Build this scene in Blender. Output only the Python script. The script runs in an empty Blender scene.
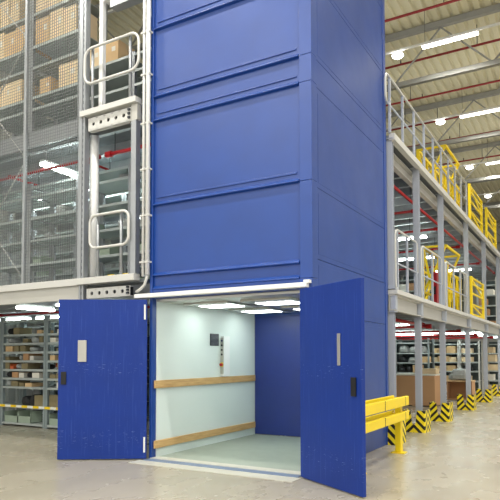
import bpy, bmesh, math, random
from mathutils import Vector, Matrix
random.seed(7)
S = bpy.context.scene
COL = S.collection
# ------------------------------------------------------------------ camera
F, YAW, PIT, ROL, CY, HC = 584.8635, math.radians(30.1775), math.radians(2.43588), math.radians(-.10123), 331.834, 1.5
cam = bpy.data.cameras.new('camera'); co = bpy.data.objects.new('camera', cam); COL.objects.link(co); S.camera = co
cam.sensor_width = 36; cam.lens = F * 36 / 500; cam.shift_y = (CY - 250) / 500; cam.clip_end = 200
_r = Vector((math.cos(YAW), math.sin(YAW), 0)); _f = Vector((-math.sin(YAW), math.cos(YAW), 0)); _u = Vector((0, 0, 1))
FW = _f * math.cos(PIT) + _u * math.sin(PIT); _u2 = _u * math.cos(PIT) - _f * math.sin(PIT)
RT = _r * math.cos(ROL) + _u2 * math.sin(ROL); UP = _u2 * math.cos(ROL) - _r * math.sin(ROL)
co.matrix_world = Matrix(((RT.x, UP.x, -FW.x, 0), (RT.y, UP.y, -FW.y, 0), (RT.z, UP.z, -FW.z, HC), (0, 0, 0, 1)))
def zat(px, py, Y):                 # height at which a sight line meets the plane y = Y
    d = (px - 250) / F * RT - (py - CY) / F * UP + FW
    return HC + d.z * Y / d.y
# ------------------------------------------------------------------ light
W = bpy.data.worlds.new('world'); S.world = W; W.use_nodes = True
W.node_tree.nodes['Background'].inputs[0].default_value = (1.0, .98, .94, 1)
W.node_tree.nodes['Background'].inputs[1].default_value = .88
def area(name, loc, sx, sy, power, col=(1, .97, .9), rot=(0, 0, 0)):
    l = bpy.data.lights.new(name, 'AREA'); l.shape = 'RECTANGLE'; l.size = sx; l.size_y = sy; l.energy = power; l.color = col
    o = bpy.data.objects.new(name, l); o.location = loc; o.rotation_euler = rot; COL.objects.link(o); return o
for y in (3.0, 8.5, 14.0, 19.4, 24.9, 30.3):       # added up-facing fill panels, no fitting of their own, brighten the roof
    area('roof_wash', (-1.5, y, 9.3), 22, 2.2, 70, (1, .97, .9), (math.pi, 0, 0))
S.view_settings.view_transform = 'Standard'; S.view_settings.look = 'None'; S.view_settings.gamma = 1
S.view_settings.use_curve_mapping = False; S.view_settings.exposure = .36
# ------------------------------------------------------------------ materials
def lin(c): return tuple((v / 255 / 12.92 if v / 255 <= .04045 else ((v / 255 + .055) / 1.055) ** 2.4) for v in c) + (1,)
class NT:
    def __init__(s, name):
        s.m = bpy.data.materials.new(name); s.m.use_nodes = True; s.t = s.m.node_tree; s.b = s.t.nodes['Principled BSDF']
    def n(s, ty, **k):
        x = s.t.nodes.new(ty)
        for a, v in k.items():
            if hasattr(x, a): setattr(x, a, v)
            else: x.inputs[a].default_value = v
        return x
    def l(s, a, b): s.t.links.new(a, b)
    def math(s, op, a, b=None):
        x = s.n('ShaderNodeMath', operation=op)
        for i, v in enumerate((a, b)):
            if v is None: continue
            if isinstance(v, (int, float)): x.inputs[i].default_value = v
            else: s.l(v, x.inputs[i])
        return x.outputs[0]
    def mix(s, fac, a, b):
        x = s.n('ShaderNodeMix', data_type='RGBA')
        for i, v in ((0, fac), (6, a), (7, b)):
            if isinstance(v, (int, float, tuple)): x.inputs[i].default_value = v
            else: s.l(v, x.inputs[i])
        return x.outputs[2]
    def noise(s, scale, detail=4, stretch=None, rough=.55):
        tc = s.n('ShaderNodeTexCoord'); mp = s.n('ShaderNodeMapping')
        if stretch: mp.inputs['Scale'].default_value = stretch
        s.l(tc.outputs['Object'], mp.inputs[0]); x = s.n('ShaderNodeTexNoise'); x.inputs['Scale'].default_value = scale
        x.inputs['Detail'].default_value = detail; x.inputs['Roughness'].default_value = rough; s.l(mp.outputs[0], x.inputs['Vector']); return x.outputs[0]
    def ramp(s, v, lo, hi):
        x = s.n('ShaderNodeMapRange'); x.inputs[1].default_value = lo; x.inputs[2].default_value = hi; s.l(v, x.inputs[0]); return x.outputs[0]
def paint(name, c, rough=.5, metal=0, var=.08, scale=3, spec=.5, bump=0, stretch=None):
    t = NT(name); c = lin(c); d = tuple(v * (1 - var * 2) for v in c[:3]) + (1,)
    f = t.noise(scale, 5, stretch); t.l(t.mix(f, c, d), t.b.inputs['Base Color'])
    t.b.inputs['Roughness'].default_value = rough; t.b.inputs['Metallic'].default_value = metal; t.b.inputs['Specular IOR Level'].default_value = spec
    if bump:
        b = t.n('ShaderNodeBump'); b.inputs['Strength'].default_value = bump; b.inputs['Distance'].default_value = .02
        t.l(f, b.inputs['Height']); t.l(b.outputs[0], t.b.inputs['Normal'])
    return t.m
def emit(name, c, s):
    t = NT(name); t.b.inputs['Base Color'].default_value = lin(c); t.b.inputs['Emission Color'].default_value = lin(c); t.b.inputs['Emission Strength'].default_value = s; return t.m
def blue_mat(name, c, rough, scuff):
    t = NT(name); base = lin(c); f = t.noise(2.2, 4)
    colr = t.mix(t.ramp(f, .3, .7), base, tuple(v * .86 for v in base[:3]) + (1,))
    if scuff:                       # thin horizontal scratches and worn spots in two bands of the leaf
        s1 = t.ramp(t.noise(7, 6, (1.2, 1.2, 26)), .64, .69)
        tc = t.n('ShaderNodeTexCoord'); sp = t.n('ShaderNodeSeparateXYZ'); t.l(tc.outputs['Object'], sp.inputs[0]); z = sp.outputs[2]
        b1 = t.math('LESS_THAN', t.math('ABSOLUTE', t.math('SUBTRACT', z, 1.32)), .09)
        b2 = t.math('LESS_THAN', t.math('ABSOLUTE', t.math('SUBTRACT', z, .30)), .13)
        k = t.math('MULTIPLY', s1, t.math('ADD', t.math('MAXIMUM', b1, b2), .08))
        colr = t.mix(k, colr, lin((150, 170, 215)))
        v = t.ramp(t.noise(14, 3, (3, 3, .12)), .56, .72)
        colr = t.mix(t.math('MULTIPLY', v, .16), colr, lin((90, 120, 200)))
    t.l(colr, t.b.inputs['Base Color'])
    r = t.ramp(t.noise(1.3, 5), .25, .8); rr = t.math('ADD', t.math('MULTIPLY', r, .14), rough)
    t.l(rr, t.b.inputs['Roughness']); t.b.inputs['Specular IOR Level'].default_value = .75 if not scuff else .4; t.b.inputs['Coat Weight'].default_value = .06 if not scuff else .0; t.b.inputs['Coat Roughness'].default_value = .38
    b = t.n('ShaderNodeBump'); b.inputs['Strength'].default_value = .12; b.inputs['Distance'].default_value = .03
    t.l(t.noise(1.1, 2), b.inputs['Height']); t.l(b.outputs[0], t.b.inputs['Normal']); return t.m
def floor_mat():
    t = NT('polished_concrete'); n1 = t.noise(.35, 3); n2 = t.noise(1.4, 5, (1, .6, 1)); n3 = t.noise(.9, 2, (.5, 1.2, 1))
    c = t.mix(t.ramp(n1, .15, .85), lin((178, 171, 154)), lin((148, 141, 124)))
    c = t.mix(t.math('MULTIPLY', t.ramp(n2, .15, .9), .7), c, lin((188, 182, 167)))
    c = t.mix(t.math('MULTIPLY', t.ramp(n3, .15, 1.0), .7), c, lin((140, 133, 118)))
    t.l(c, t.b.inputs['Base Color'])
    t.l(t.math('ADD', t.math('MULTIPLY', t.ramp(n2, .1, .9), .14), .20), t.b.inputs['Roughness'])
    b = t.n('ShaderNodeBump'); b.inputs['Strength'].default_value = .02; b.inputs['Distance'].default_value = .02
    t.l(t.noise(3, 3), b.inputs['Height']); t.l(b.outputs[0], t.b.inputs['Normal']); return t.m
def chevron_mat():
    t = NT('hazard_chevrons'); tc = t.n('ShaderNodeTexCoord'); sp = t.n('ShaderNodeSeparateXYZ'); t.l(tc.outputs['Object'], sp.inputs[0])
    a = t.math('ADD', t.math('ABSOLUTE', sp.outputs[0]), t.math('ABSOLUTE', sp.outputs[1]))
    v = t.math('FRACT', t.math('ADD', t.math('DIVIDE', t.math('ADD', sp.outputs[2], a), .16), .0))
    t.l(t.mix(t.math('LESS_THAN', v, .47), lin((246, 222, 30)), lin((22, 22, 22))), t.b.inputs['Base Color']); t.b.inputs['Roughness'].default_value = .45
    return t.m
def dash_mat():
    t = NT('yellow_white_dashes'); tc = t.n('ShaderNodeTexCoord'); sp = t.n('ShaderNodeSeparateXYZ'); t.l(tc.outputs['Object'], sp.inputs[0])
    v = t.math('FRACT', t.math('DIVIDE', sp.outputs[0], .36))
    t.l(t.mix(t.math('LESS_THAN', v, .5), lin((235, 236, 225)), lin((240, 205, 20))), t.b.inputs['Base Color']); return t.m
def wood_mat():
    t = NT('beech_rail'); f = t.noise(6, 6, (8, .6, 8))
    t.l(t.mix(t.ramp(f, .3, .7), lin((214, 178, 122)), lin((186, 146, 92))), t.b.inputs['Base Color']); t.b.inputs['Roughness'].default_value = .45; return t.m
M = dict(
    blue=blue_mat('blue_tower_paint', (4, 62, 146), .33, False), bdoor=blue_mat('blue_door_paint', (2, 48, 138), .42, True),
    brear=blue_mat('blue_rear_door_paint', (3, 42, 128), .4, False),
    floor=floor_mat(), chev=chevron_mat(), dash=dash_mat(), wood=wood_mat(),
    galv=paint('galvanised_steel', (176, 180, 184), .42, .55, .1, 9), grey=paint('grey_steel_paint', (178, 184, 196), .45, .1, .04, 4),
    beam=paint('warm_grey_beam_paint', (190, 189, 183), .5, .05, .04, 3), lgrey=paint('light_grey_paint', (206, 206, 202), .45, 0, .03),
    truss=paint('truss_paint', (142, 142, 136), .6, 0, .04), white=paint('white_paint', (236, 237, 236), .4, 0, .02), tray=paint('dark_zinc_deck', (128, 134, 138), .5, .4, .12, 5),
    dgrey=paint('dark_steel', (58, 62, 68), .5, .3, .1), black=paint('black_plastic', (18, 18, 20), .4),
    steel=paint('brushed_steel', (196, 194, 186), .32, .7, .06, 20, stretch=(1, 1, .1)), red=paint('red_pipe_paint', (176, 22, 30), .38, 0, .05),
    dred=paint('dark_red_pipe_paint', (134, 26, 28), .45, 0, .05),
    yellow=paint('yellow_paint', (246, 216, 20), .4, 0, .04), ceil=paint('cream_roof_sheet', (204, 198, 168), .6, 0, .04, .6),
    clad=paint('pale_wall_cladding', (196, 198, 194), .6, 0, .04, .6), car=paint('mint_white_car_panel', (222, 232, 228), .38, 0, .02, 1),
    carfloor=paint('grey_green_car_floor', (166, 176, 164), .5, .1, .1, 5), kraft=paint('kraft_board', (224, 190, 142), .75, 0, .08, 5),
    kraft2=paint('pale_kraft_board', (238, 214, 174), .75, 0, .06, 5), kraft3=paint('brown_kraft_board', (196, 152, 110), .8, 0, .06, 3),
    tape=paint('clear_tape', (226, 204, 164), .25), wbox=paint('white_carton_board', (232, 228, 216), .7, 0, .04),
    rack=paint('blue_grey_rack_paint', (146, 158, 160), .45, .15, .06, 5), shelf=paint('pale_shelf_steel', (190, 198, 196), .42, .3, .06, 5),
    green=paint('pale_green_board', (162, 178, 160), .6), wrap=paint('grey_wrap', (186, 190, 188), .3, 0, .2, 12, bump=.6),
    dark=paint('dark_bag', (40, 42, 44), .55, 0, .2, 10, bump=.6), olive=paint('olive_carton', (142, 130, 96), .75, 0, .12, 6),
    orange=paint('orange_label', (222, 110, 60), .6), navy=paint('navy_bin', (40, 54, 104), .5),
    lamp=emit('luminaire_diffuser', (255, 252, 244), 9), lampc=emit('cool_diffuser', (240, 255, 250), 19), lampg=emit('ground_diffuser', (240, 255, 250), 11), mesh=paint('wire_grey', (134, 138, 138), .5, .2), rackshade=paint('rack_shade_sheet', (84, 96, 96), .6), lampcar=emit('car_ceiling_diffuser', (244, 255, 250), 8),
    sill=paint('pale_sill', (206, 204, 192), .4, .1, .06), strip=paint('blue_grey_strip', (120, 138, 168), .4, .2, .06),
)
# ------------------------------------------------------------------ mesh helpers
class MB:
    def __init__(s): s.v = []; s.f = []
    def box(s, x0, x1, y0, y1, z0, z1):
        b = len(s.v); s.v += [(x, y, z) for z in (z0, z1) for y in (y0, y1) for x in (x0, x1)]
        s.f += [tuple(b + i for i in q) for q in ((0, 2, 3, 1), (4, 5, 7, 6), (0, 1, 5, 4), (2, 6, 7, 3), (0, 4, 6, 2), (1, 3, 7, 5))]; return s
    def bar(s, p, q, w, h, up=(0, 0, 1)):
        p = Vector(p); q = Vector(q); d = (q - p).normalized(); up = Vector(up)
        if abs(d.dot(up)) > .95: up = Vector((0, 1, 0))
        a = d.cross(up).normalized() * w / 2; c = a.cross(d).normalized() * h / 2; b = len(s.v)
        s.v += [tuple(e + i * a + j * c) for e in (p, q) for j in (-1, 1) for i in (-1, 1)]
        s.f += [tuple(b + i for i in k) for k in ((0, 1, 3, 2), (4, 6, 7, 5), (0, 4, 5, 1), (2, 3, 7, 6), (0, 2, 6, 4), (1, 5, 7, 3))]; return s
    def tube(s, pts, r, n=10, closed=False):
        pts = [Vector(p) for p in pts]; N = len(pts); b = len(s.v); prev = None
        for i, p in enumerate(pts):
            if closed: d = (pts[(i + 1) % N] - pts[i - 1])
            else: d = pts[min(i + 1, N - 1)] - pts[max(i - 1, 0)]
            d.normalize()
            if prev is None:
                a = d.orthogonal().normalized()
            else:
                a = (prev - d * prev.dot(d)).normalized()
            prev = a; c = d.cross(a)
            s.v += [tuple(p + r * (a * math.cos(t) + c * math.sin(t))) for t in [2 * math.pi * k / n for k in range(n)]]
        for i in range(N if closed else N - 1):
            j = (i + 1) % N
            for k in range(n): s.f.append((b + i * n + k, b + i * n + (k + 1) % n, b + j * n + (k + 1) % n, b + j * n + k))
        if not closed:
            s.f.append(tuple(b + k for k in reversed(range(n)))); s.f.append(tuple(b + (N - 1) * n + k for k in range(n)))
        return s
    def prism(s, poly, ax, a0, a1):     # poly in the other two axes, extruded along ax
        b = len(s.v); n = len(poly)
        for a in (a0, a1):
            for (u, w) in poly: s.v.append((a, u, w) if ax == 0 else (u, a, w) if ax == 1 else (u, w, a))
        s.f.append(tuple(b + i for i in range(n))); s.f.append(tuple(b + n + i for i in reversed(range(n))))
        for i in range(n): s.f.append((b + i, b + n + i, b + n + (i + 1) % n, b + (i + 1) % n))
        return s
    def build(s, name, mat, parent=None, bevel=0, smooth=False):
        me = bpy.data.meshes.new(name); me.from_pydata(s.v, [], s.f); bm = bmesh.new(); bm.from_mesh(me)
        bmesh.ops.recalc_face_normals(bm, faces=bm.faces); bm.to_mesh(me); bm.free()
        if smooth:
            for p in me.polygons: p.use_smooth = True
        me.materials.append(M[mat] if isinstance(mat, str) else mat)
        o = bpy.data.objects.new(name, me); COL.objects.link(o)
        if parent: o.parent = parent
        if bevel:
            m = o.modifiers.new('bevel', 'BEVEL'); m.width = bevel; m.segments = 2; m.limit_method = 'ANGLE'
        return o
def tag(o, label, cat, group=None, kind=None):
    o['label'] = label; o['category'] = cat
    if group: o['group'] = group
    if kind: o['kind'] = kind
    return o
def thing(name, label, cat, loc=(0, 0, 0), rz=0, group=None):
    o = bpy.data.objects.new(name, None); o.empty_display_size = .1; COL.objects.link(o); o.location = loc; o.rotation_euler = (0, 0, rz)
    return tag(o, label, cat, group)
def struct(name, mb, mat):
    o = mb.build(name, mat); o['kind'] = 'structure'; return o
def copy_tree(o, loc, label):
    c = o.copy(); COL.objects.link(c); c.location = loc; c['label'] = label
    for ch in o.children:
        d = ch.copy(); COL.objects.link(d); d.parent = c
        for g in ch.children:
            e = g.copy(); COL.objects.link(e); e.parent = d
    return c
ORD = ['first', 'second', 'third', 'fourth', 'fifth', 'sixth', 'seventh', 'eighth', 'ninth', 'tenth', 'eleventh', 'twelfth', 'thirteenth', 'fourteenth', 'fifteenth', 'sixteenth', 'seventeenth', 'eighteenth']
def arc(cx, cz, r, a0, a1, y, n=6): return [(cx + r * math.cos(a0 + (a1 - a0) * k / n), y, cz + r * math.sin(a0 + (a1 - a0) * k / n)) for k in range(n + 1)]
PI = math.pi
def loop_pts(x0, x1, z0, z1, r, y):
    return arc(x1 - r, z0 + r, r, -PI / 2, 0, y) + arc(x1 - r, z1 - r, r, 0, PI / 2, y) + arc(x0 + r, z1 - r, r, PI / 2, PI, y) + arc(x0 + r, z0 + r, r, PI, 1.5 * PI, y)
# ------------------------------------------------------------------ setting
struct('floor', MB().box(-13.4, 16, -8, 46, -.2, 0), 'floor')
def corrugated(n, pitch, depth, u0):
    pts = []
    for i in range(n):
        a = u0 + i * pitch
        pts += [(a, 0), (a + pitch * .56, 0), (a + pitch * .66, depth), (a + pitch * .9, depth)]
    return pts + [(u0 + n * pitch, 0)]
ZC = 11.0
pr = corrugated(112, .27, .06, -13.6)
mb = MB(); n = len(pr)
mb.v = [(u, y, ZC + w) for y in (-8, 46) for (u, w) in pr] + [(u, y, ZC + .25) for y in (-8, 46) for u in (pr[0][0], pr[-1][0])]
mb.f = [(i, i + 1, n + i + 1, n + i) for i in range(n - 1)] + [(2 * n, 2 * n + 1, 2 * n + 3, 2 * n + 2)]
struct('ceiling', mb, 'ceil')
pr = corrugated(170, .27, .05, 0)
mb = MB(); mb.v = [(-13.4 - w, u, z) for z in (0, ZC) for (u, w) in pr]; n = len(pr); mb.f = [(i, i + 1, n + i + 1, n + i) for i in range(n - 1)]
struct('wall_left', mb, 'clad')
struct('wall_back', MB().box(-13.4, 16, 46, 46.2, 0, ZC), 'clad')
# roof trusses running across the hall
TY = [16.7 + 5.43 * k for k in range(-1, 6)]
for k, y in enumerate(TY):
    t = thing('roof_truss', f'grey lattice roof truss under the cream roof, {ORD[k]} one back from the lift', 'truss', (0, y, 0), 0, 'roof trusses')
    MB().box(-13.3, 15, -.07, .07, 10.82, 10.98).build('top_chord', 'truss', t)
    MB().box(-13.3, 15, -.07, .07, 9.34, 9.48).build('bottom_chord', 'truss', t)
    x = -12.9; i = 0
    while x < 14:
        z0, z1 = (9.45, 10.8) if i % 2 == 0 else (10.8, 9.45)
        MB().bar((x, 0, z0), (x + 1.35, 0, z1), .04, .04).build('brace', 'truss', t); x += 1.35; i += 1
for k, y in enumerate((14.93, 17.44, 20.08, 22.4, 24.6, 27.66, 31.0)):
    t = thing('sprinkler_pipe', f'dark red sprinkler pipe below the roof, {ORD[k]} one counting back from the lift', 'pipe', (0, y, 10.4), 0, 'red pipes under the roof')
    MB().tube([(-13, 0, 0), (14, 0, 0)], .034).build('pipe', 'dred', t)
    h = MB(); dr = MB()
    for x in range(-12, 14, 3): h.tube([(x + .4 * k, 0, .04), (x + .4 * k, 0, .6)], .012, 6); dr.tube([(x + 1.2, 0, 0), (x + 1.2, 0, .13)], .02, 6)
    h.build('hanger_rods', 'dgrey', t); dr.build('sprinkler_heads', 'dgrey', t)
LROW = (-5.8, -.4, 4.6, 10.45, 15.87, 21.25, 27.1, 32.5)
for k, y in enumerate(LROW):
    t = thing('trunking_rail', f'thin white lighting rail hung under the roof, {ORD[k]} row back from the lift', 'lighting rail', (0, y, 9.94), 0, 'lighting rails')
    MB().box(-13, 12, -.03, .03, .05, .10).build('rail', 'lgrey', t); h = MB()
    for x in range(-12, 12, 2): h.tube([(x + .3, 0, .1), (x + .3, 0, 1.04)], .006, 5)
    h.build('hanger_wire', 'dgrey', t)
    for j, x in enumerate((-3.05, .35, 3.75, 7.15) + ((-6.45, -9.85) if y < 6 else ())):  # unseen left pair on the front rails, added to light the left racks
        l = thing('linear_luminaire', f'long bright fluorescent luminaire, {ORD[j]} from the lift on the {ORD[k]} lighting rail', 'lamp', (x, y, 9.94), 0, 'long luminaires')
        MB().box(-.72, .72, -.06, .06, 0, .045).build('housing', 'white', l); MB().box(-.72, .72, -.06, .06, -.055, -.001).build('diffuser', 'lamp', l, .02)
        g = area('lamp_light', (0, 0, -.064), 1.4, .10, 112 if y < 6 else 84); g.parent = l; g.data.spread = math.radians(168 if y < 6 else 128)
    l = thing('high_bay_lamp', f'small oval high bay lamp on the {ORD[k]} lighting rail, next to a long luminaire', 'lamp', (-4.45, y, 9.94), 0, 'oval lamps')
    MB().tube([(0, 0, .05), (0, 0, 0)], .08, 16).build('cap', 'white', l)
    g = MB()
    for i in range(7):
        a = -PI / 2 + PI * i / 6
        for j in range(14): b = 2 * PI * j / 14; g.v.append((.16 * math.cos(a) * math.cos(b), .16 * math.cos(a) * math.sin(b), -.06 + .075 * math.sin(a)))
    for i in range(6):
        for j in range(14): g.f.append((i * 14 + j, i * 14 + (j + 1) % 14, (i + 1) * 14 + (j + 1) % 14, (i + 1) * 14 + j))
    g.build('globe', 'lamp', l, smooth=True)
# ------------------------------------------------------------------ lift tower
XL, XR, YF, YB, ZT = -5.66, -3.014, 6.76, 9.90, 9.6
T = thing('lift_tower', 'tall blue sheet steel goods lift tower standing on the warehouse floor', 'lift', (0, 0, 0))
def P(mb, name, mat, par=T, bev=0, lab=None):
    o = mb.build(name, mat, par, bev)
    if lab: o['label'] = lab
    return o
LV = [2.50, 2.70, 3.76, 5.04, 5.405, 6.447, 7.6, 8.7, ZT]
for a, b in zip(LV, LV[1:]):       # front sheets between flanges, recessed behind the posts
    P(MB().box(XL + .05, -3.19, YF + .035, YF + .06, a + .004, b - .004), 'front_panel', 'blue')
for z in LV[:-1]:                   # folded flange: sloping lip on top, square below
    P(MB().prism([(YF + .04, z + .055), (YF - .012, z + .014), (YF - .012, z + .002), (YF + .04, z - .012)], 0, XL + .06, -3.20), 'flange', 'blue', bev=.004)
for z in LV[2:-1]:
    P(MB().box(XL + .10, -3.24, YF + .022, YF + .036, z + .11, z + .14 if z != 5.04 else z + .125), 'stiffener', 'blue', bev=.004)
P(MB().box(XL, XL + .05, YF, YF + .10, 0, ZT), 'corner_post', 'blue', bev=.006)
seg = [0, 2.50, 3.76, 5.05, 5.41, 6.45, 7.6, 8.7, ZT]
for a, b in zip(seg, seg[1:]): P(MB().box(-3.19, XR, YF, YF + .17, a + .0015, b - .0015), 'corner_post', 'blue', bev=.006)
P(MB().box(XL + .05, -3.18, YF + .01, YF + .09, 2.365, 2.50), 'header', 'blue', bev=.005)
P(MB().box(-5.88, -3.06, YF - .10, YF - .001, 2.375, 2.435), 'drip_rail', 'white', bev=.006, lab='white drip rail over the door opening')
P(MB().box(-3.11, -3.03, YF - .07, YF - .001, 2.43, 2.47), 'rail_end_bracket', 'white')
ss = [0, 2.05, 2.76, 3.70, 5.03, 5.40, 6.45, 7.6, 8.7, ZT]
for a, b in zip(ss, ss[1:]):
    P(MB().box(XR - .045, XR - .012, YF + .17, YB, a + .003, b - .003), 'side_panel', 'blue', bev=.003)
for a, b in zip(ss, ss[1:]):        # shallow pressed field on every side sheet
    if b - a > .5: P(MB().box(XR - .03, XR - .009, YF + .22, YB - .18, a + .07, b - .07), 'panel_field', 'blue', bev=.002)
P(MB().box(XR - .06, XR + .002, YB - .08, YB + .02, 0, ZT), 'rear_post', 'blue', bev=.006)
P(MB().box(XL, XL + .03, YF + .10, YB, 0, ZT), 'side_panel', 'blue')
P(MB().box(XL, XR, YB + .02, YB + .05, 2.4, ZT), 'rear_panel', 'blue'); P(MB().box(XL + .03, XR - .05, YF + .06, YB, ZT - .05, ZT), 'roof_panel', 'blue')
# car interior
XI = -5.60
P(MB().box(XI - .025, XI, YF + .10, YB - .09, 0, 2.36), 'car_wall', 'car', lab='pale mint left wall of the lift car')
P(MB().box(-3.19, -3.165, YF + .17, YB - .09, 0, 2.36), 'car_wall', 'car')
P(MB().box(XI - .025, -3.165, YF + .03, YB - .09, .0, .018), 'car_floor', 'carfloor')
P(MB().box(XI, -3.19, YF + .10, YB - .09, 2.325, 2.36), 'car_ceiling', 'steel')
for i, x in enumerate((-5.02, -4.0)):
    for j, y in enumerate((7.75, 9.05)):
        f = P(MB().box(x - .40, x + .40, y - .48, y + .48, 2.300, 2.324), 'ceiling_panel', 'steel', bev=.004)
        P(MB().box(x - .30, x + .30, y - .2, y + .2, 2.292, 2.2995), 'lamp_diffuser', 'lampcar', f)
for x0, x1 in ((XI + .02, -4.405), (-4.40, -3.20)):
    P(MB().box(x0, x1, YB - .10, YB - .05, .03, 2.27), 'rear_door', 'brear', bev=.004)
P(MB().box(XI, -3.19, YB - .09, YB - .03, 2.27, 2.33), 'rear_header', 'blue')
for z0, z1 in ((1.035, 1.15), (.15, .262)):
    P(MB().box(XI + .001, XI + .035, YF + .03, YB - .12, z0, z1), 'bumper_rail', 'wood', bev=.006, lab='beech wood bumper rail on the car wall')
g = P(MB().box(XI + .001, XI + .012, 8.27, 8.53, 1.69, 1.895), 'vent_grille', 'dgrey', lab='small dark vent grille')
s_ = MB()
for i in range(9): s_.box(XI + .012, XI + .018, 8.285, 8.515, 1.705 + i * .021, 1.711 + i * .021)
P(s_, 'grille_bars', 'steel', g)
cp = P(MB().box(XI + .001, XI + .07, 8.60, 8.80, 1.16, 1.86), 'control_panel', 'white', bev=.004, lab='white control panel with a dark button strip')
P(MB().box(XI + .006, XI + .066, 8.592, 8.600, 1.20, 1.83), 'button_strip', 'steel', cp)
for z in (1.78, 1.70, 1.62, 1.54): P(MB().tube([(XI + .036, 8.592, z), (XI + .036, 8.580, z)], .018, 12), 'button', 'navy' if z > 1.7 else 'dgrey', cp)
P(MB().box(XI + .012, XI + .062, 8.586, 8.593, 1.325, 1.40), 'stop_plate', 'yellow', cp); P(MB().tube([(XI + .037, 8.588, 1.362), (XI + .037, 8.55, 1.362)], .026, 14), 'stop_button', 'red', cp)
P(MB().box(XI - .02, -3.19, YF - .02, YF + .14, .0, .022), 'sill_plate', 'sill'); P(MB().box(XI - .04, -3.17, YF - .16, YF - .022, .0, .012), 'threshold_strip', 'strip')
P(MB().box(XI - .10, -3.12, YF - .40, YF - .162, .0, .006), 'sill_apron', 'sill')
# doors, swung wide open
def door(hx, hy, tx, ty, plate, lock, hinge_x, z1, face, hf):
    d = Vector((tx - hx, ty - hy, 0)); L = d.length; d.normalize(); nrm = Vector((-d.y, d.x, 0)) * face   # nrm towards the viewer
    dr = bpy.data.objects.new('door', None); COL.objects.link(dr); dr.parent = T; dr.location = (hx, hy, 0); dr.rotation_euler = (0, 0, math.atan2(d.y, d.x))
    f = face
    def lb(x0, x1, y0, y1, z0, z1_): return MB().box(x0, x1, min(y0 * f, y1 * f), max(y0 * f, y1 * f), z0, z1_)
    lb(0, L, -.05, 0, .015, z1).build('leaf', 'bdoor', dr, .004)
    a, b, c, e = plate; h = lb(a, b, .001, .016, c, e).build('handle_plate', 'steel', dr, .003); h['label'] = 'brushed steel handle plate'
    a, b, c, e = lock; h = lb(a, b, .001, .018, c, e).build('lock', 'black', dr, .004); h['label'] = 'black lock case'
    for z in (.22, 2.16): MB().tube([(hinge_x, .012 * hf, z - .11), (hinge_x, .012 * hf, z + .11)], .014, 10).build('hinge', 'white', dr)
    return dr, L
door(-5.64, 6.68, -6.715, 5.98, (.875, 1.0, 1.43, 1.745), (1.165, 1.24, 1.10, 1.285), .03, 2.345, 1, 1)
door(-3.135, 6.63, -2.108, 5.98, (.80, .85, 1.40, 1.76), (1.045, 1.13, 1.07, 1.275), .02, 2.345, -1, 5.2)
# conduits on the tower's left edge
for i, (x, lab) in enumerate(((-5.668, 'white vertical cable conduit nearest the blue lift tower'), (-5.75, 'white vertical cable conduit further from the blue lift tower'))):
    t = thing('conduit', lab, 'conduit', (x, YF - .05, 0), 0, 'vertical conduits')
    MB().tube([(0, 0, 2.72 - .02 * i), (0, 0, 9.6)], .032 if i == 0 else .022, 12).build('pipe', 'white', t, smooth=True)
    for z in (2.9, 3.6, 4.3, 5.0, 5.75, 6.4, 7.1, 7.8): MB().box(-.045, .045, -.03, .048, z, z + .025).build('clip', 'lgrey', t)
t = tag(MB().tube([(-5.67, YF - .05, 2.71), (-5.68, YF - .05, 2.66), (-5.72, YF - .05, 2.57), (-5.80, YF - .05, 2.51), (-5.88, YF - .05, 2.475)], .022, 10).build('flexible_hose', 'lgrey', smooth=True), 'short curved grey cable hose below the conduits', 'hose')
# ------------------------------------------------------------------ mezzanine
UZ, MZ = 5.40, 2.64
def deck(name, lab, x0, x1, y0, y1, z, th):
    t = thing(name, lab, 'mezzanine deck', (0, 0, 0))
    MB().box(x0, x1, y0, y1, z - .05, z).build('deck_plate', 'tray', t)
    if x1 > -3 : x1 = -3.19
    y = y0 + .25
    while y < y1 - .1:
        MB().prism([(y - .03, z - .05), (y + .03, z - .05), (y + .03, z - th + .02), (y + .06, z - th + .02), (y + .06, z - th), (y - .03, z - th)], 0, x0, x1).build('joist', 'galv', t); y += .72
    return t
deck('mezzanine_deck', 'upper steel mezzanine deck beside the lift, seen from below with its joists', -13.2, -2.985, YB + .12, 30, UZ, .26)
deck('mezzanine_deck', 'upper steel mezzanine deck left of the lift behind the wire mesh', -13.2, -5.82, YF + .08, YB + .05, UZ, .2)
deck('mezzanine_deck', 'lower steel mezzanine deck beside the lift above the ground floor racks', -13.2, -3.075, YB + .12, 30, MZ, .24)
deck('mezzanine_deck', 'lower steel mezzanine deck left of the lift above the ground floor racks', -13.2, -5.82, YF + .08, YB + .05, MZ + .05, .2)
# edge beams, right side (channel along Y)
def chan_y(y0, y1, z0, z1, x=-2.92):
    return MB().prism([(x - .10, z0), (x, z0), (x, z0 + .02), (x - .08, z0 + .03), (x - .08, z1 - .03), (x, z1 - .02), (x, z1), (x - .10, z1)], 1, y0, y1)
CY_ = [10.08, 11.92, 14.17, 17.43, 20.64, 24.13, 27.7]
t = thing('edge_beam', 'warm grey edge beam of the lower mezzanine, running right of the lift', 'beam', (0, 0, 0), 0, 'mezzanine edge beams')
chan_y(YB + .1, 30, 2.30, 2.58).build('web', 'beam', t); MB().box(-3.06, -2.86, YB + .1, 30, 2.585, 2.665).build('toe_channel', 'lgrey', t, .004)
for y in CY_: MB().box(-2.995, -2.90, y - .06, y + .06, 2.315, 2.57).build('splice_plate', 'grey', t, .004)
t = thing('edge_beam', 'pale grey edge beam of the upper mezzanine, running right of the lift', 'beam', (0, 0, 0), 0, 'mezzanine edge beams')
chan_y(YB + .1, 30, 5.04, 5.28, -3.075).build('web', 'beam', t); MB().box(-2.98, -2.88, YB + .1, 30, 5.30, 5.42).build('toe_channel', 'lgrey', t, .004)
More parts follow.
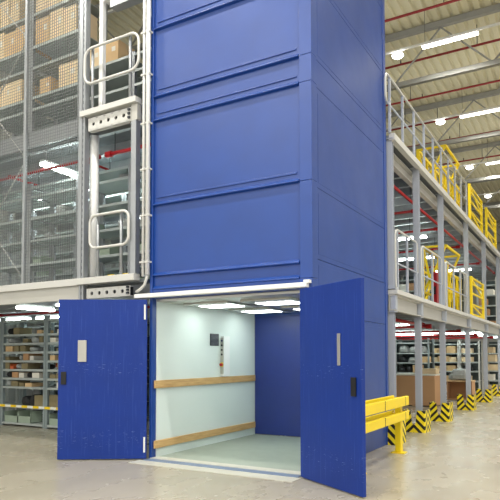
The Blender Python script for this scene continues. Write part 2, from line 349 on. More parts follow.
for k, y in enumerate(CY_):         # H-section columns, ground to upper deck
    t = thing('steel_column', f'grey steel column along the right edge of the mezzanine, {ORD[k]} behind the lift', 'column', (-3.0, y, 0), 0, 'right mezzanine columns')
    for a, b in ((0, 2.29), (2.675, 5.342)):
        MB().prism([(-.06, -.05), (.06, -.05), (.06, -.038), (.006, -.038), (.006, .038), (.06, .038), (.06, .05), (-.06, .05), (-.06, .038), (-.006, .038), (-.006, -.038), (-.06, -.038)], 2, a + .012, b).build('shaft', 'grey', t)
        MB().box(-.11, .11, -.10, .10, a, a + .012).build('base_plate', 'grey', t); MB().box(-.10, .09, -.10, .10, b - .014, b).build('cap_plate', 'grey', t)
# column guards with chevrons
gp = None
for k, y in enumerate(CY_[:6]):
    lab = f'yellow and black chevron guard around the {ORD[k]} grey column behind the lift'
    loc = (-3.05, y - .02, 0)
    if gp is None:
        gp = thing('column_guard', lab, 'column guard', loc, 0, 'chevron column guards')
        h = .43
        MB().prism([(-.2, 0), (.2, 0), (.2, h), (.065, h), (.03, .16), (-.03, .16), (-.065, h), (-.2, h)], 1, -.225, -.21).build('front_plate', 'chev', gp)
        for sx in (-1, 1):
            MB().prism([(.205 * sx, -.222), (.225 * sx, -.20), (.225 * sx, .22), (.21 * sx, .22), (.21 * sx, -.195), (.195 * sx, -.21)], 2, 0, h).build('side_plate', 'chev', gp)
    else: copy_tree(gp, loc, lab)
# edge beams, left side (along X)
t = thing('edge_beam', 'grey edge beam of the lower mezzanine below the wire mesh, left of the lift', 'beam', (0, 0, 0), 0, 'mezzanine edge beams')
MB().box(-13.2, -7.12, YF - .02, YF + .05, 2.43, 2.65).build('web', 'beam', t); MB().box(-13.2, -7.12, YF - .06, YF + .06, 2.652, 2.765).build('toe_channel', 'lgrey', t, .004)
t = thing('edge_beam', 'thin grey edge beam of the upper mezzanine behind the wire mesh', 'beam', (0, 0, 0), 0, 'mezzanine edge beams')
MB().box(-13.2, -7.12, YF + .03, YF + .075, 5.16, 5.44).build('web', 'galv', t)
# ---- transfer bay between mesh and tower
tb = thing('bay_column', 'perforated grey steel column between the wire mesh and the transfer bay', 'column', (-7.035, YF, 0))
MB().prism([(-.05, -.05), (-.015, -.05), (-.015, -.035), (.015, -.035), (.015, -.05), (.05, -.05), (.05, .05), (-.05, .05)], 2, 0, 9.2).build('shaft', 'galv', tb)
sl = MB()
for i in range(88): sl.box(-.008, .008, -.0365, -.0355, .1 + i * .104, .15 + i * .104)
sl.build('slots', 'dgrey', tb)
t = thing('bay_column', 'slim grey steel post at the right of the lower transfer bay beside the conduits', 'column', (-5.97, YF + .02, 2.765))
MB().box(-.05, .05, -.05, .05, 0, 2.365).build('shaft', 'galv', t)
t = thing('white_pillar', 'thick white round pillar behind the lower loop gate', 'pillar', (-7.0, YF + .18, 2.69))
MB().tube([(0, 0, 0), (0, 0, 2.45)], .075, 20).build('shaft', 'white', t, smooth=True)
t = thing('white_pillar', 'thick white square pillar behind the upper loop gate', 'pillar', (-6.80, YF + .14, 5.40))
MB().box(-.04, .04, -.04, .04, 0, 2.0).build('shaft', 'white', t, .006)
t = thing('portal_beam', 'grey and white beam across the top of the upper transfer bay', 'beam', (0, 0, 0))
MB().box(-6.60, -5.70, YF + .10, YF + .26, 7.16, 7.30).build('web', 'galv', t); MB().box(-6.74, -5.70, YF + .08, YF + .28, 7.302, 7.46).build('cap', 'white', t)
MB().bar((-6.03, YF + .3, 6.45), (-5.85, YF + .3, 7.16), .05, .05).build('brace', 'galv', t)
def plate_holes(name, x0, x1, z0, z1, y, lab):
    t = thing(name, lab, 'beam', (0, 0, 0), 0, 'perforated beams'); n = 5; w = (x1 - x0) / (n + .6); zc = (z0 + z1) / 2; R = .031; mb = MB()
    def ring(cx, hw):
        b = len(mb.v); K = 16
        for yy in (y, y + .02):
            for k in range(K):
                a = 2 * PI * k / K; c, s_ = math.cos(a), math.sin(a); m = max(abs(c) / hw, abs(s_) / ((z1 - z0) / 2)); mb.v.append((cx + c / m, yy, zc + s_ / m)); mb.v.append((cx + R * c, yy, zc + R * s_))
        for k in range(K):
            j = (k + 1) % K
            mb.f.append((b + 2 * k, b + 2 * j, b + 2 * j + 1, b + 2 * k + 1)); q = b + 2 * K; mb.f.append((q + 2 * k, q + 2 * k + 1, q + 2 * j + 1, q + 2 * j)); mb.f.append((b + 2 * k + 1, b + 2 * j + 1, q + 2 * j + 1, q + 2 * k + 1))
    for i in range(n): ring(x0 + w * (i + .7), w / 2)
    mb.box(x1 - w * .4, x1, y, y + .02, z0, z1); mb.box(x0, x0 + w * .2, y, y + .02, z0, z1)
    mb.build('web', 'lgrey', t); MB().box(x0, x1, y + .002, y + .09, z1, z1 + .012).build('flange', 'lgrey', t); MB().box(x0, x1, y + .002, y + .09, z0 - .012, z0).build('flange', 'lgrey', t)
    MB().box(x0, x1, y + .085, y + .09, z0, z1).build('hole_shade', 'dgrey', t)  # dark sheet puts the shade behind the holes into colour
    e = MB()
    for i in range(3): e.box(x1 - .045, x1 - .005, y - .03, y - .001, z0 + .02 + i * (z1 - z0) / 3, z0 + .05 + i * (z1 - z0) / 3)
    e.build('beam_hooks', 'dgrey', t)
    return t
plate_holes('perforated_beam', -6.93, -6.03, 5.15, 5.335, YF - .03, 'perforated light steel beam with round holes below the upper white ledge')
plate_holes('perforated_beam', -6.93, -6.03, 2.44, 2.575, YF - .03, 'perforated light steel beam with round holes just above the left door')
tag(MB().box(-7.07, -5.89, YF - .09, YF + .07, 5.385, 5.475).build('ledge', 'lgrey', bevel=.006), 'pale grey ledge across the upper transfer bay below the loop gate', 'ledge', 'transfer ledges')
tag(MB().box(-7.11, -5.90, YF - .09, YF + .06, 2.655, 2.758).build('ledge', 'lgrey', bevel=.006), 'pale grey ledge across the lower transfer bay below the loop gate', 'ledge', 'transfer ledges')
t = thing('bay_plate', 'grey end plate joining the upper ledge to the perforated beam', 'plate', (0, 0, 0)); MB().box(-6.02, -5.90, YF - .03, YF + .07, 5.13, 5.38).build('plate', 'beam', t)
def gate(lab, x0, x1, z0, z1, r, y, posts, zb):
    t = thing('loop_gate', lab, 'gate', (0, y, 0), 0, 'loop gates')
    MB().tube(loop_pts(x0, x1, z0, z1, r, 0), .022, 12, True).build('loop', 'lgrey', t, smooth=True)
    for p in posts: MB().tube([(p, .046, zb), (p, .046, z1 + .02)], .024, 12).build('post', 'galv', t, smooth=True)
gate('pale tubular loop gate with rounded ends at the upper transfer bay', -6.99, -5.85, 5.90, 6.48, .16, YF - .06, (-6.86, -6.06), 5.476)
gate('pale tubular loop gate with rounded ends at the lower transfer bay', -6.84, -6.03, 3.22, 3.74, .12, YF - .06, (-6.71, -6.22), 2.759)
for i, x in enumerate((-6.52, -6.22)):
    tag(MB().box(x - .06, x + .06, YF + .075, YF + .10, 2.70, 2.80).build('marker_plate', 'yellow'), ('left' if i == 0 else 'right') + ' of two small yellow marker plates behind the lower loop gate', 'marker', 'yellow markers')
# ---- wire mesh wall
for i, (x0, x1) in enumerate(((-7.10, -8.47), (-8.47, -9.84))):
    x0 -= .03 * i
    t = thing('mesh_fence', ('tall galvanised wire mesh panel next to the transfer bay', 'tall galvanised wire mesh panel at the left edge of the photo')[i], 'mesh panel', (0, YF, 0), 0, 'wire mesh wall')
    a, b = min(x0, x1), max(x0, x1); m = MB(); k = a + .05
    while k < b - .02: m.box(k - .003, k + .003, -.003, .003, 2.77, 9.2); k += .053
    z = 2.80
    while z < 9.2: m.box(a, b, -.0092, -.0032, z - .003, z + .003); z += .053
    m.build('wire_mesh', 'mesh', t)
    MB().box(a - .028, a + .028, -.035, .02, 2.767, 9.3).build('post', 'galv', t, .004)
    if i == 0: MB().box(b - .045, b, -.035, .02, 2.767, 9.3).build('post', 'galv', t, .004)
    if i == 1:
        for q in range(6):
            za = 2.85 + q * 1.08; zb = za + 1.0
            MB().bar((b - .02 if q % 2 == 0 else a + .4, .03, za), (a + .4 if q % 2 == 0 else b - .02, .03, zb), .022, .01).build('brace', 'lgrey', t)
# ------------------------------------------------------------------ racks
def rack(lab, x0, x1, y0, y1, zb, shelves, ztop, mat='rack', group='storage racks', dash=None, top_ok=True, back=False):
    t = thing('storage_rack', lab, 'rack', ((x0 + x1) / 2, (y0 + y1) / 2, zb), 0, group); w = (x1 - x0) / 2; d = (y1 - y0) / 2
    for sx in (-1, 1):
        for sy in (-1, 1):
            cx, cy_ = sx * (w - .03), sy * (d - .03)
            MB().prism([(cx - .03, cy_ - .03), (cx + .03, cy_ - .03), (cx + .03, cy_ + .03), (cx - .03, cy_ + .03)], 2, 0, ztop - zb).build('upright', mat, t)
    for z in shelves:
        zz = z - zb
        MB().box(-w + .062, w - .062, -d + .01, d - .01, zz - .012, zz).box(-w + .062, w - .062, -d, -d + .009, zz - .045, zz).box(-w + .062, w - .062, d - .009, d, zz - .045, zz).build('shelf', 'shelf', t)
    if dash: MB().box(-w + .0, w, -d - .016, -d - .001, dash - zb, dash - zb + .05).build('bumper_bar', 'dash', t)['label'] = 'yellow and white striped bar across the rack'
    if back:
        MB().box(-w + .062, w - .062, d - .02, d - .012, .05, ztop - zb - .05).build('shade_sheet', 'rackshade', t)  # dark sheet added in place of the shade behind the shelves
    return t
SEQ = {}
COLN = {'kraft': 'tan', 'kraft2': 'pale tan', 'kraft3': 'brown', 'wbox': 'white', 'olive': 'olive brown', 'wrap': 'grey wrapped', 'dark': 'dark', 'green': 'pale green', 'navy': 'navy', 'orange': 'orange'}
def carton(x, y, z, w, d, h, mat, where, grp, rz=0, tape=False):
    key = where; SEQ[key] = SEQ.get(key, 0) + 1
    nm, cat = ('bag', 'bag') if mat in ('wrap', 'dark') else ('storage_bin', 'bin') if mat in ('navy', 'orange', 'green') else ('carton', 'box')
    noun = {'bag': 'bundle', 'storage_bin': 'bin', 'carton': 'carton'}[nm]
    lab = f'{COLN[mat]} {noun}, {ORD[min(SEQ[key], 18) - 1]} from left {where}'; z += .002
    mb = MB()
    if nm == 'bag':                 # slumped bundle: squashed rounded loaf
        for i in range(5):
            a = (-1 + 2 * i / 4); k = math.sqrt(max(0, 1 - (abs(a) ** 3) * .75))
            for j in range(10):
                b = 2 * PI * j / 10; c, s_ = math.cos(b), math.sin(b); mb.v.append((a * w / 2, d / 2 * k * math.copysign(abs(c) ** .6, c), h / 2 + h / 2 * k * math.copysign(abs(s_) ** .6, s_) * (1 if s_ < 0 else 1) - (1 - k) * h / 2))
        for i in range(4):
            for j in range(10): mb.f.append((i * 10 + j, i * 10 + (j + 1) % 10, (i + 1) * 10 + (j + 1) % 10, (i + 1) * 10 + j))
        mb.f += [tuple(range(10)), tuple(40 + j for j in range(10))]
    elif nm == 'storage_bin':
        mb.prism([(-d / 2, 0), (d / 2, 0), (d / 2, h), (d / 2 - .01, h), (d / 2 - .01, .01), (-d / 2 + .01, .01), (-d / 2 + .01, h * .6), (-d / 2, h * .6)], 0, -w / 2, w / 2); mb.box(-w / 2, -w / 2 + .008, -d / 2, d / 2, 0, h).box(w / 2 - .008, w / 2, -d / 2, d / 2, 0, h)
    else:                           # body with two closed flaps and the slit between them
        mb.box(-w / 2, w / 2, -d / 2, d / 2, 0, h - .008).box(-w / 2, w / 2, -d / 2, -.004, h - .008, h).box(-w / 2, w / 2, .004, d / 2, h - .008, h)
    if not tape:
        o = mb.build(nm, mat); o.location = (x, y, z); o.rotation_euler = (0, 0, rz); return tag(o, lab, cat, grp)
    t = thing(nm, lab, cat, (x, y, z), rz, grp); mb.build('body', mat, t)
    MB().box(-w / 2 - .001, w / 2 + .001, -.025, .025, h, h + .001).box(-w / 2 - .002, -w / 2 - .0005, -.025, .025, h * .72, h).box(w / 2 + .0005, w / 2 + .002, -.025, .025, h * .72, h).build('tape', 'tape', t)
    MB().box(w * .12, w * .34, -d / 2 - .0015, -d / 2 - .0005, h * .5, h * .72).build('paper_label', 'wbox', t)
    return t
def fill(x0, x1, y0, d, z, hmax, mats, where, grp, dens=.8, wr=(.16, .34), tape=False, gap=.03, hr=(.45, .95)):
    x = x0 + .02
    while True:
        w = random.uniform(*wr)
        if x + w > x1: break
        if random.random() < dens:
            dd = d * random.uniform(.6, .9)
            carton(x + w / 2, y0 + .03 + dd / 2, z, w, dd, hmax * random.uniform(*hr), random.choice(mats), where, grp, tape=tape)
        x += w + random.uniform(.012, gap)
# ground floor left: two rows of bays
GS = [.08, .44] + [.86 + .19 * i for i in range(7)]
for r, (y0, bays) in enumerate(((8.5, ((-12.72, -11.36), (-11.36, -9.93), (-9.93, -8.5))), (10.4, ((-13.0, -11.9), (-11.9, -10.5), (-10.5, -9.1))))):
    rn = ('front', 'rear')[r]
    for b, (x0, x1) in enumerate(bays):
        bn = ('left', 'middle', 'right')[b]; rk = f'{rn} {bn} ground rack'
        rack(f'grey steel rack left of the lift at floor level, {rn} row, {bn} bay', x0 + .005, x1 - .005, y0, y0 + .6, 0, GS + [2.31], 2.38, dash=.41 if r == 0 else None, group='ground floor racks left of the lift', back=(r == 1))
        if b == 0: continue
        for q, z in enumerate(GS):
            if r == 1 and q in (0, 1, 8): continue
            xa, xb = x0 + .08, x1 - .08
            if b == 2 and r == 0: xb = xa + .75
            wh = f'on the {ORD[q]} shelf of the {rk}'; g = 'items on the left ground racks'
            if q == 0: fill(xa, xb, y0, .5, z, .26, ['green'], wh, g, .95, (.4, .5), hr=(.85, .95))
            elif q == 1: fill(xa, xb, y0, .5, z, .3, ['olive', 'dark', 'navy', 'dark'], wh, g, .4)
            else: fill(xa, xb, y0, .5, z, .15, ['olive', 'kraft', 'wbox', 'olive', 'dark', 'wrap', 'dark', 'kraft3', 'olive', 'orange' if q == 4 else 'dark'], wh, g, .8, (.10, .24), gap=.09, hr=(.5, .97))
# mid level left, behind the mesh and the transfer bay
RY = 7.55
MS = [MZ + .12] + [zat(79, y, RY) for y in (258, 233, 209, 186)]
BX = ((-10.7, -9.35), (-9.35, -8.0), (-8.0, -6.75), (-6.75, -5.76)); BN = ('leftmost', 'second', 'third', 'rightmost')
for r, y0 in enumerate((RY, 8.75)):
    rn = ('front', 'rear')[r]
    for b, (x0, x1) in enumerate(BX):
        rack(f'grey steel rack on the lower mezzanine left of the lift, {rn} row, {BN[b]} bay', x0 + .005, x1 - .005, y0, y0 + .62, MZ + .051, MS + [4.80], 4.86, 'galv', 'lower mezzanine racks')
        for q, z in enumerate(MS):
            if r == 1 and q > 2: continue
            fill(x0 + .08, x1 - .08, y0, .5, z, .24 if q < 4 else .13, ['wrap', 'wrap', 'wbox', 'green'], f'on the {ORD[q]} shelf of the {rn} {BN[b]} mezzanine rack', 'items on the lower mezzanine racks', .55 if q == 0 else .25, (.18, .34), hr=(.4, .8))
# upper level left
US = [UZ + .11, zat(79, 94, RY), zat(79, 81.6, RY), zat(79, 50, RY), zat(60, 36, RY), zat(60, 2, RY)]
SH3 = [US[0], zat(120, 88, RY), zat(120, 74, RY), zat(120, 58, RY)]
for b, (x0, x1) in enumerate(BX):
    sh = US if b < 2 else SH3
    rack(f'galvanised rack on the upper mezzanine holding cartons, {BN[b]} of four bays', x0 + .005, x1 - .005, RY, RY + .7, UZ + .001, sh, 8.9 if b < 2 else sh[-1] + .04, 'galv', 'upper mezzanine racks')
    g = 'cartons on the upper mezzanine racks'; wh = lambda q: f'on the {q} shelf of the {BN[b]} upper mezzanine rack'
    xa, xb = x0 + .08, x1 - .08; mats = ['kraft2', 'kraft', 'kraft2']
    if b < 2:
        if b == 0: fill(xa, xb, RY, .62, US[2], .48, mats, wh('low'), g, 1, (.3, .36), True, .02, (.85, .97))
        else:
            carton(-9.05, RY + .3, US[2], .3, .4, .36, 'kraft', wh('low'), g, 0, True); carton(-8.36, RY + .3, US[2], .5, .5, .47, 'kraft2', wh('low'), g, 0, True)
        fill(xa, xb, RY, .66, US[4], .60, mats, wh('middle'), g, 1, (.30, .44), True, .02, (.78, .97))
        fill(xa, xb, RY, .66, US[5], .62, mats, wh('top'), g, 1, (.26, .40), True, .02, (.5, .98))
    elif b == 2: fill(xa, xb + .04, RY, .6, sh[-1], .40, ['kraft', 'kraft2', 'kraft'], wh('top'), g, 1, (.34, .42), True, .02, (.85, .97))
# right ground racks
G2 = [.10, .53, .92, 1.28, 1.63, 2.0]
for b, (x0, x1, y0) in enumerate(((-7.4, -6.2, 21.2), (-6.2, -4.95, 21.2), (-5.7, -4.5, 24.2), (-4.5, -3.72, 24.2), (-3.72, -3.12, 25.4))):
    bn = ('leftmost', 'second', 'third', 'fourth', 'rightmost')[b]
    rack(f'pale steel rack at floor level seen between the right columns, {bn} of five', x0 + .005, x1 - .005, y0, y0 + .8, 0, G2, 2.15, 'rack' if b < 2 else 'lgrey', 'ground floor racks right of the lift', back=True)
    for q, z in enumerate(G2[:-1]):
        fill(x0 + .07, x1 - .07, y0, .7, z, .30, ['wrap', 'dark', 'wrap', 'kraft', 'dark'] if b < 2 else ['kraft2', 'wbox', 'kraft2', 'kraft', 'dark'] if b < 4 else ['wbox', 'kraft2', 'navy'], f'on the {ORD[q]} shelf of {bn} right ground rack', 'goods on the right ground racks', .92, (.22, .44), False, .03, (.6, .95))
for b, (x0, x1, y0) in enumerate(((-6.4, -5.2, 22.2), (-5.2, -4.0, 22.2), (-4.0, -3.2, 25.4))):
    bn = ('left', 'middle', 'right')[b]; zs = [MZ + .1 + i * .42 for i in range(5)]
    rack(f'white steel rack on the lower mezzanine behind the yellow gate, {bn} of three', x0 + .005, x1 - .005, y0, y0 + .8, MZ + .001, zs, 4.7, 'lgrey', 'lower mezzanine racks right of the lift', back=True)
    for q, z in enumerate(zs[:4]):
        fill(x0 + .07, x1 - .07, y0, .7, z, .30, ['wbox', 'kraft2', 'wbox', 'dark', 'kraft3'], f'on the {ORD[q]} shelf of the {bn} rack behind gate', 'goods behind the yellow gate', .9, (.24, .44), False, .03, (.6, .95))
# big crates on the floor behind the right columns
t = thing('pallet_box', 'large brown pallet box with a white rim behind the nearest columns', 'box', (-4.63, 18.5, 0))
MB().box(-.62, .62, -.7, .7, .03, .92).build('body', 'kraft3', t, .006); MB().box(-.64, .64, -.72, .72, .921, .96).build('lid', 'wbox', t, .004)
pb = MB()
for x in (-.5, 0, .5): pb.box(x - .06, x + .06, -.68, .68, 0, .029)
pb.build('pallet', 'kraft', t)
t = thing('pallet_box', 'tan carton standing on the lid of the large pallet box', 'box', (-4.35, 18.6, .961)); MB().box(-.25, .25, -.25, .25, 0, .16).build('body', 'kraft2', t)
t = thing('pallet_box', 'brown open fronted pallet box under a wrapped white bundle', 'box', (-3.95, 21.5, 0))
MB().box(-.42, .42, .3, .32, 0, .62).box(-.42, -.40, -.3, .3, 0, .62).box(.40, .42, -.3, .3, 0, .62).box(-.40, .40, -.3, .3, 0, .02).build('body', 'kraft3', t); MB().box(-.43, .43, -.31, .33, .621, .66).build('lid', 'kraft', t)
carton(-3.98, 21.5, .661, .72, .5, .42, 'wrap', 'on the brown open pallet box', 'bundle on the pallet box')
# luminaires and pipes below the decks
def level(x, y, z):               # joist underside and joist spacing above a point
    left = y < 9.9; y0 = (YF + .08 if left else YB + .12) + .25
    return ((5.20 if left else 5.14) if z > 3 else (2.49 if left else 2.40)), y0
def snap(y, y0): return y0 + .72 * max(0, round((y - y0) / .72)) + .015
def batten(lab, x, y, z, L, along, grp, mat='lampc'):
    top, y0 = level(x, y, z); y = snap(y, y0) if along == 'x' else snap(y - .36, y0) + .36
    t = thing('batten_luminaire', lab, 'lamp', (x, y, z), PI / 2 if along == 'y' else 0, grp)
    MB().box(-L / 2, L / 2, -.05, .05, 0, .05).build('housing', 'white', t); MB().box(-L / 2, L / 2, -.07, .07, -.05, -.001).build('diffuser', mat, t, .015)
    for sx in ((-.35 * L, .35 * L) if along == 'x' else (-.36, .36)): MB().tube([(sx, 0, .05), (sx, 0, top - z)], .008, 6).build('hanger', 'lgrey', t)
spots = [(-8.35, 7.25, 4.96, .9, 'y'), (-10.4, 8.45, 4.96, 1.3, 'x'), (-6.5, 8.45, 4.96, 1.3, 'x'), (-8.75, 8.45, 4.96, 1.2, 'x'), (-9.2, 10.9, 4.92, 1.5, 'x'), (-8.4, 9.2, 4.96, 1.4, 'x'), (-6.4, 9.2, 4.96, 1.0, 'x'), (-11, 11.5, 4.92, 1.5, 'x'), (-7.6, 11.5, 4.92, 1.5, 'x'), (-4.8, 13.4, 4.92, 1.5, 'x'), (-4.7, 16.8, 4.92, 1.5, 'x'), (-7.4, 16.8, 4.92, 1.5, 'x'), (-5.3, 20.0, 4.92, 1.5, 'x'), (-4.7, 23.6, 4.92, 1.5, 'x'), (-8, 20.0, 4.92, 1.5, 'x')]
for i, q in enumerate(spots): batten(f'white batten luminaire below the upper mezzanine deck, {ORD[i]} from the front left', *q, 'luminaires below the upper deck')
spots = [(-7.95, 7.3, 2.43, .8, 'y'), (-9.0, 7.3, 2.43, .8, 'y'), (-10.4, 9.4, 2.43, 1.4, 'x'), (-12, 9.4, 2.43, 1.2, 'x'), (-6.0, 22.9, 2.34, 1.5, 'x'), (-4.8, 15.2, 2.34, 1.4, 'x'), (-4.2, 23.3, 2.34, 1.5, 'x'), (-5.2, 20.5, 2.34, 1.5, 'x'), (-3.9, 21.6, 2.34, 1.2, 'x'), (-5.8, 19.3, 2.34, 1.5, 'x'), (-7.6, 15.2, 2.34, 1.5, 'x'), (-3.7, 26.6, 2.34, 1.0, 'x')]  # two battens before the right racks are added to brighten the cartons
for i, q in enumerate(spots): batten(f'white batten luminaire below the lower mezzanine deck, {ORD[i]} from the front left', *q, 'luminaires below the lower deck', 'lampg')
def pipe(lab, pts, r=.032):
    top, y0 = level(*pts[0]); ax = abs(pts[0][1] - pts[1][1]) < .1
    if ax: pts = [(p[0], snap(p[1], y0), p[2]) for p in pts]
    t = thing('fire_pipe', lab, 'pipe', pts[0], 0, 'red pipes below the decks'); o = Vector(pts[0]); MB().tube([Vector(p) - o for p in pts], r, 10).build('pipe', 'red', t, smooth=True)
    for p in pts[:1] + pts[-1:]:
        d = (Vector(pts[-1]) - Vector(pts[0])).normalized(); q = Vector(p) - o; MB().tube([q - d * .06, q + d * .06], r * 1.6, 10).build('coupling', 'red', t)
    for k in (.12, .5, .88):
        q = Vector(pts[0]).lerp(Vector(pts[-1]), k)
        if not ax: q.y = snap(q.y, y0)
        q -= o; MB().tube([q, (q.x, q.y, top - o.z)], .007, 6).build('hanger', 'dgrey', t)
pipe('red pipe along the mesh below the upper deck, left of the bay', [(-10.5, 7.0, 4.86), (-7.1, 7.0, 4.86)], .025)
pipe('red pipe crossing the transfer bay below the upper deck', [(-6.83, 7.0, 4.86), (-5.75, 7.0, 4.86)], .032)
pipe('short red branch pipe running back from the mesh, middle bay', [(-7.5, 7.2, 4.90), (-7.5, 9.7, 4.90)], .022)
pipe('short red branch pipe running back from the mesh, left bay', [(-9.4, 7.2, 4.90), (-9.4, 9.7, 4.90)], .022)
pipe('red pipe below the lower deck above the left ground racks', [(-11.5, 8.6, 2.44), (-6.6, 8.6, 2.44)], .022)
pipe('thick red main pipe along the right edge below the upper deck', [(-3.26, 10.9, 4.83), (-3.26, 25, 4.83)], .03)
for i, y in enumerate((12.9, 15.4, 18.4, 21.6)): pipe(f'red cross pipe below the upper deck right of the lift, {ORD[i]} one back', [(-9, y, 4.76), (-3.36, y, 4.78)], .03)
pipe('thick red main pipe along the right edge below the lower deck', [(-3.80, 12.9, 2.33), (-3.80, 15.6, 2.33)], .038)
for i, y in enumerate((13.6, 17.2, 20.6, 23.9)): pipe(f'red cross pipe below the lower deck right of the lift, {ORD[i]} one back', [(-9, y, 2.20 + .02 * (i % 2)), (-3.25, y, 2.20 + .02 * (i % 2))], .034)
# ------------------------------------------------------------------ railings on the right
RX = -2.955
t = thing('guard_railing', 'grey guard railing along the right edge of the upper mezzanine', 'railing', (RX, 0, 5.421), 0, 'guard railings')
PY = [9.98 + .82 * i for i in range(0, 10)]
for y in PY: MB().box(-.02, .02, y - .025, y + .025, 0, .98).build('post', 'grey', t, .003)
ye = PY[-1]
MB().tube([(-.0, y, z) for y, z in ((9.80, .50), (9.74, .58), (9.74, .88), (9.80, .985), (9.90, 1.005))] + [(0, ye, 1.005)], .022, 10).build('top_rail', 'lgrey', t, smooth=True)
MB().tube([(0, 9.80, .50), (0, ye, .50)], .018, 10).build('mid_rail', 'grey', t, smooth=True)
for i, (y0, y1) in enumerate(((10.2, 11.78), (12.05, 14.0), (14.35, 17.25))):
    t = thing('guard_railing', f'grey guard railing on the lower mezzanine between columns, {ORD[i]} section behind the lift', 'railing', (RX + .0, 0, 2.666), 0, 'guard railings')
    n = 3 if i < 2 else 4
    for k in range(n): y = y0 + .14 + (y1 - y0 - .28) * k / (n - 1); MB().box(-.02, .02, y - .025, y + .025, 0, 1.09).build('post', 'grey', t, .003)
    MB().tube([(0, y0 + .16, .03), (0, y0 + .05, .06), (0, y0 + .02, .15), (0, y0 + .02, .99), (0, y0 + .06, 1.08), (0, y0 + .16, 1.11), (0, y1 - .16, 1.11), (0, y1 - .06, 1.08), (0, y1 - .02, .99), (0, y1 - .02, .5)], .02, 10).build('top_rail', 'lgrey', t, smooth=True)
    MB().tube([(0, y0 + .04, .5), (0, y1 - .04, .5)], .016, 10).build('mid_rail', 'grey', t, smooth=True)
# yellow pallet gates
def pallet_gate(lab, z, y0, y1, xo, xi, zt):
    t = thing('pallet_gate', lab, 'gate', (0, 0, z), 0, 'yellow pallet gates'); h = zt - z; w = .05
    def b(p, q, n='frame_bar', s=w): MB().bar(p, q, s, s).build(n, 'yellow', t)
    b((xi, y0, h), (xo, y0, h)); b((xi, y1, h), (xo, y1, h)); b((xo, y0, h), (xo, y1, h)); b((xi, y0, h), (xi, y1 + 1.2, h), s=.07)
    for y in (y0, y1):              # slanted struts to the pivot posts
        b((xo, y, h), (xo - .28, y, h * .62), 'strut'); b((xo - .28, y, h * .62), (xi, y, h * .30), 'strut'); b((xi, y, h), (xi + .3, y, .05), 'strut')
        b((xi, y, 0), (xi, y, h), 'post', .06)
    b((xi, y0, h * .30), (xi, y1 + 1.2, h * .30), 'side_rail'); b((xi, y0, h * .62), (xi, y1 + 1.2, h * .62), 'side_rail'); b((xi, y0, .03), (xi, y1 + 1.2, .03), 'side_rail')
    n = 3
    for k in range(n): ya = y0 + (y1 + 1.2 - y0) * k / n; yb = y0 + (y1 + 1.2 - y0) * (k + 1) / n; b((xi, ya, .08), (xi, yb, h * .62), 'brace'); b((xi, yb, 0), (xi, yb, h), 'post', .06)
    xs = xo - .16; ys = [y0 + .12 + .52 * k for k in range(6)]       # lower side frame next to the edge
    for y in ys: b((xs, y, 0), (xs, y, h * .66), 'post', .055)
    b((xs, ys[0], h * .66), (xs, ys[-1], h * .66), 'side_rail', .06); b((xs, ys[0], h * .36), (xs, ys[-1], h * .36), 'side_rail', .045); b((xs, ys[0], .03), (xs, ys[-1], .03), 'side_rail', .045)
    for k in range(5): b((xs, ys[k], h * .64), (xs, ys[k + 1], .06), 'brace', .045)
pallet_gate('yellow tubular pallet gate on the upper mezzanine behind the railing', UZ + .001, 14.9, 16.6, -3.01, -3.70, 6.76)
pallet_gate('yellow tubular pallet gate on the lower mezzanine behind the railing', MZ + .001, 15.0, 16.75, -3.06, -3.62, 4.27)
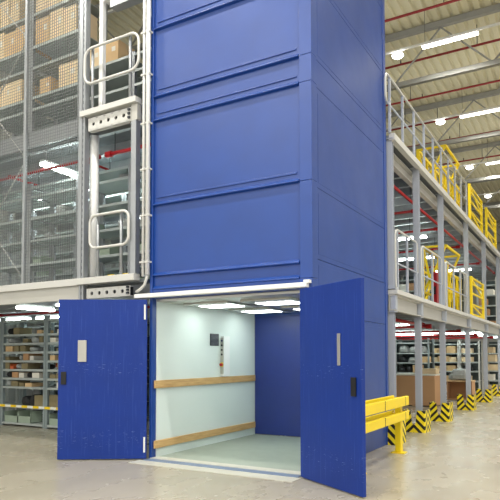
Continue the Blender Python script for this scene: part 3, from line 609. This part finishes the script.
def panel_gate(lab, z0, y0, y1, h):
    t = thing('gate_panel', lab, 'gate', (-2.95, 0, z0), 0, 'yellow gate panels')
    for y in (y0, y1): MB().box(-.035, .035, y - .05, y + .05, 0, h).build('post', 'yellow', t, .004)
    for z in (.06, h * .30, h * .58, h * .82, h - .03): MB().box(-.02, .02, y0 + .051, y1 - .051, z - .025, z + .025).build('rail', 'yellow', t)
    MB().bar((0, y0 + .06, h * .28), (0, y1 - .06, .09), .03, .05).build('brace', 'yellow', t); MB().bar((0, y0 + .06, h * .95), (0, y1 - .06, h * .6), .03, .05).build('brace', 'yellow', t)
panel_gate('yellow ladder like gate panel closing the edge of the upper mezzanine, nearer one', 5.421, 17.85, 20.0, 1.12)
panel_gate('yellow ladder like gate panel closing the edge of the upper mezzanine, farther one', 5.421, 21.0, 23.2, 1.12)
panel_gate('yellow ladder like gate panel closing the edge of the lower mezzanine', 2.666, 17.85, 20.0, 1.16)
t = thing('fire_cabinet', 'narrow red fire cabinet on the lower mezzanine behind the railing', 'cabinet', (-3.22, 14.5, MZ + .001)); MB().box(-.06, .06, -.10, .10, 0, .9).build('body', 'red', t, .01); MB().box(-.05, .05, -.108, -.1005, .05, .85).build('door', 'red', t, .004); MB().box(-.035, .035, -.112, -.1085, .35, .55).build('panel', 'black', t)
# yellow barrier beside the tower
t = thing('crash_barrier', 'yellow double board crash barrier standing along the right side of the lift', 'barrier', (0, 0, 0))
for x, zs in ((-2.50, ((.525, .655), (.74, .885))),):
    for z0, z1 in zs:
        for a, b in ((6.9, 7.97), (7.99, 9.0)): MB().box(x - .03, x + .03, a, b, z0, z1).build('board', 'yellow', t, .012)
        for y in (7.98, 9.005): MB().box(x - .028, x + .028, y - .012, y + .012, z0 + .004, z1 - .004).build('joint', 'black', t)
for z0, z1 in ((.525, .655), (.74, .885)):
    MB().box(-2.53, -2.47, 9.02, 9.20, z0, z1).build('end_board', 'yellow', t, .012)
    MB().box(-2.74, -2.70, 6.95, 9.2, z0 + .06, z1 + .0).build('rear_board', 'yellow', t, .01)
for y in (9.12, 7.2):
    MB().box(-2.66, -2.57, y - .06, y + .06, .012, .86).build('post', 'yellow', t, .006); MB().box(-2.72, -2.51, y - .1, y + .1, 0, .011).build('foot_plate', 'yellow', t)
    for z0 in (.52, .76): MB().box(-2.699, -2.531, y - .04, y + .04, z0 + .01, z0 + .09).build('bracket', 'yellow', t)
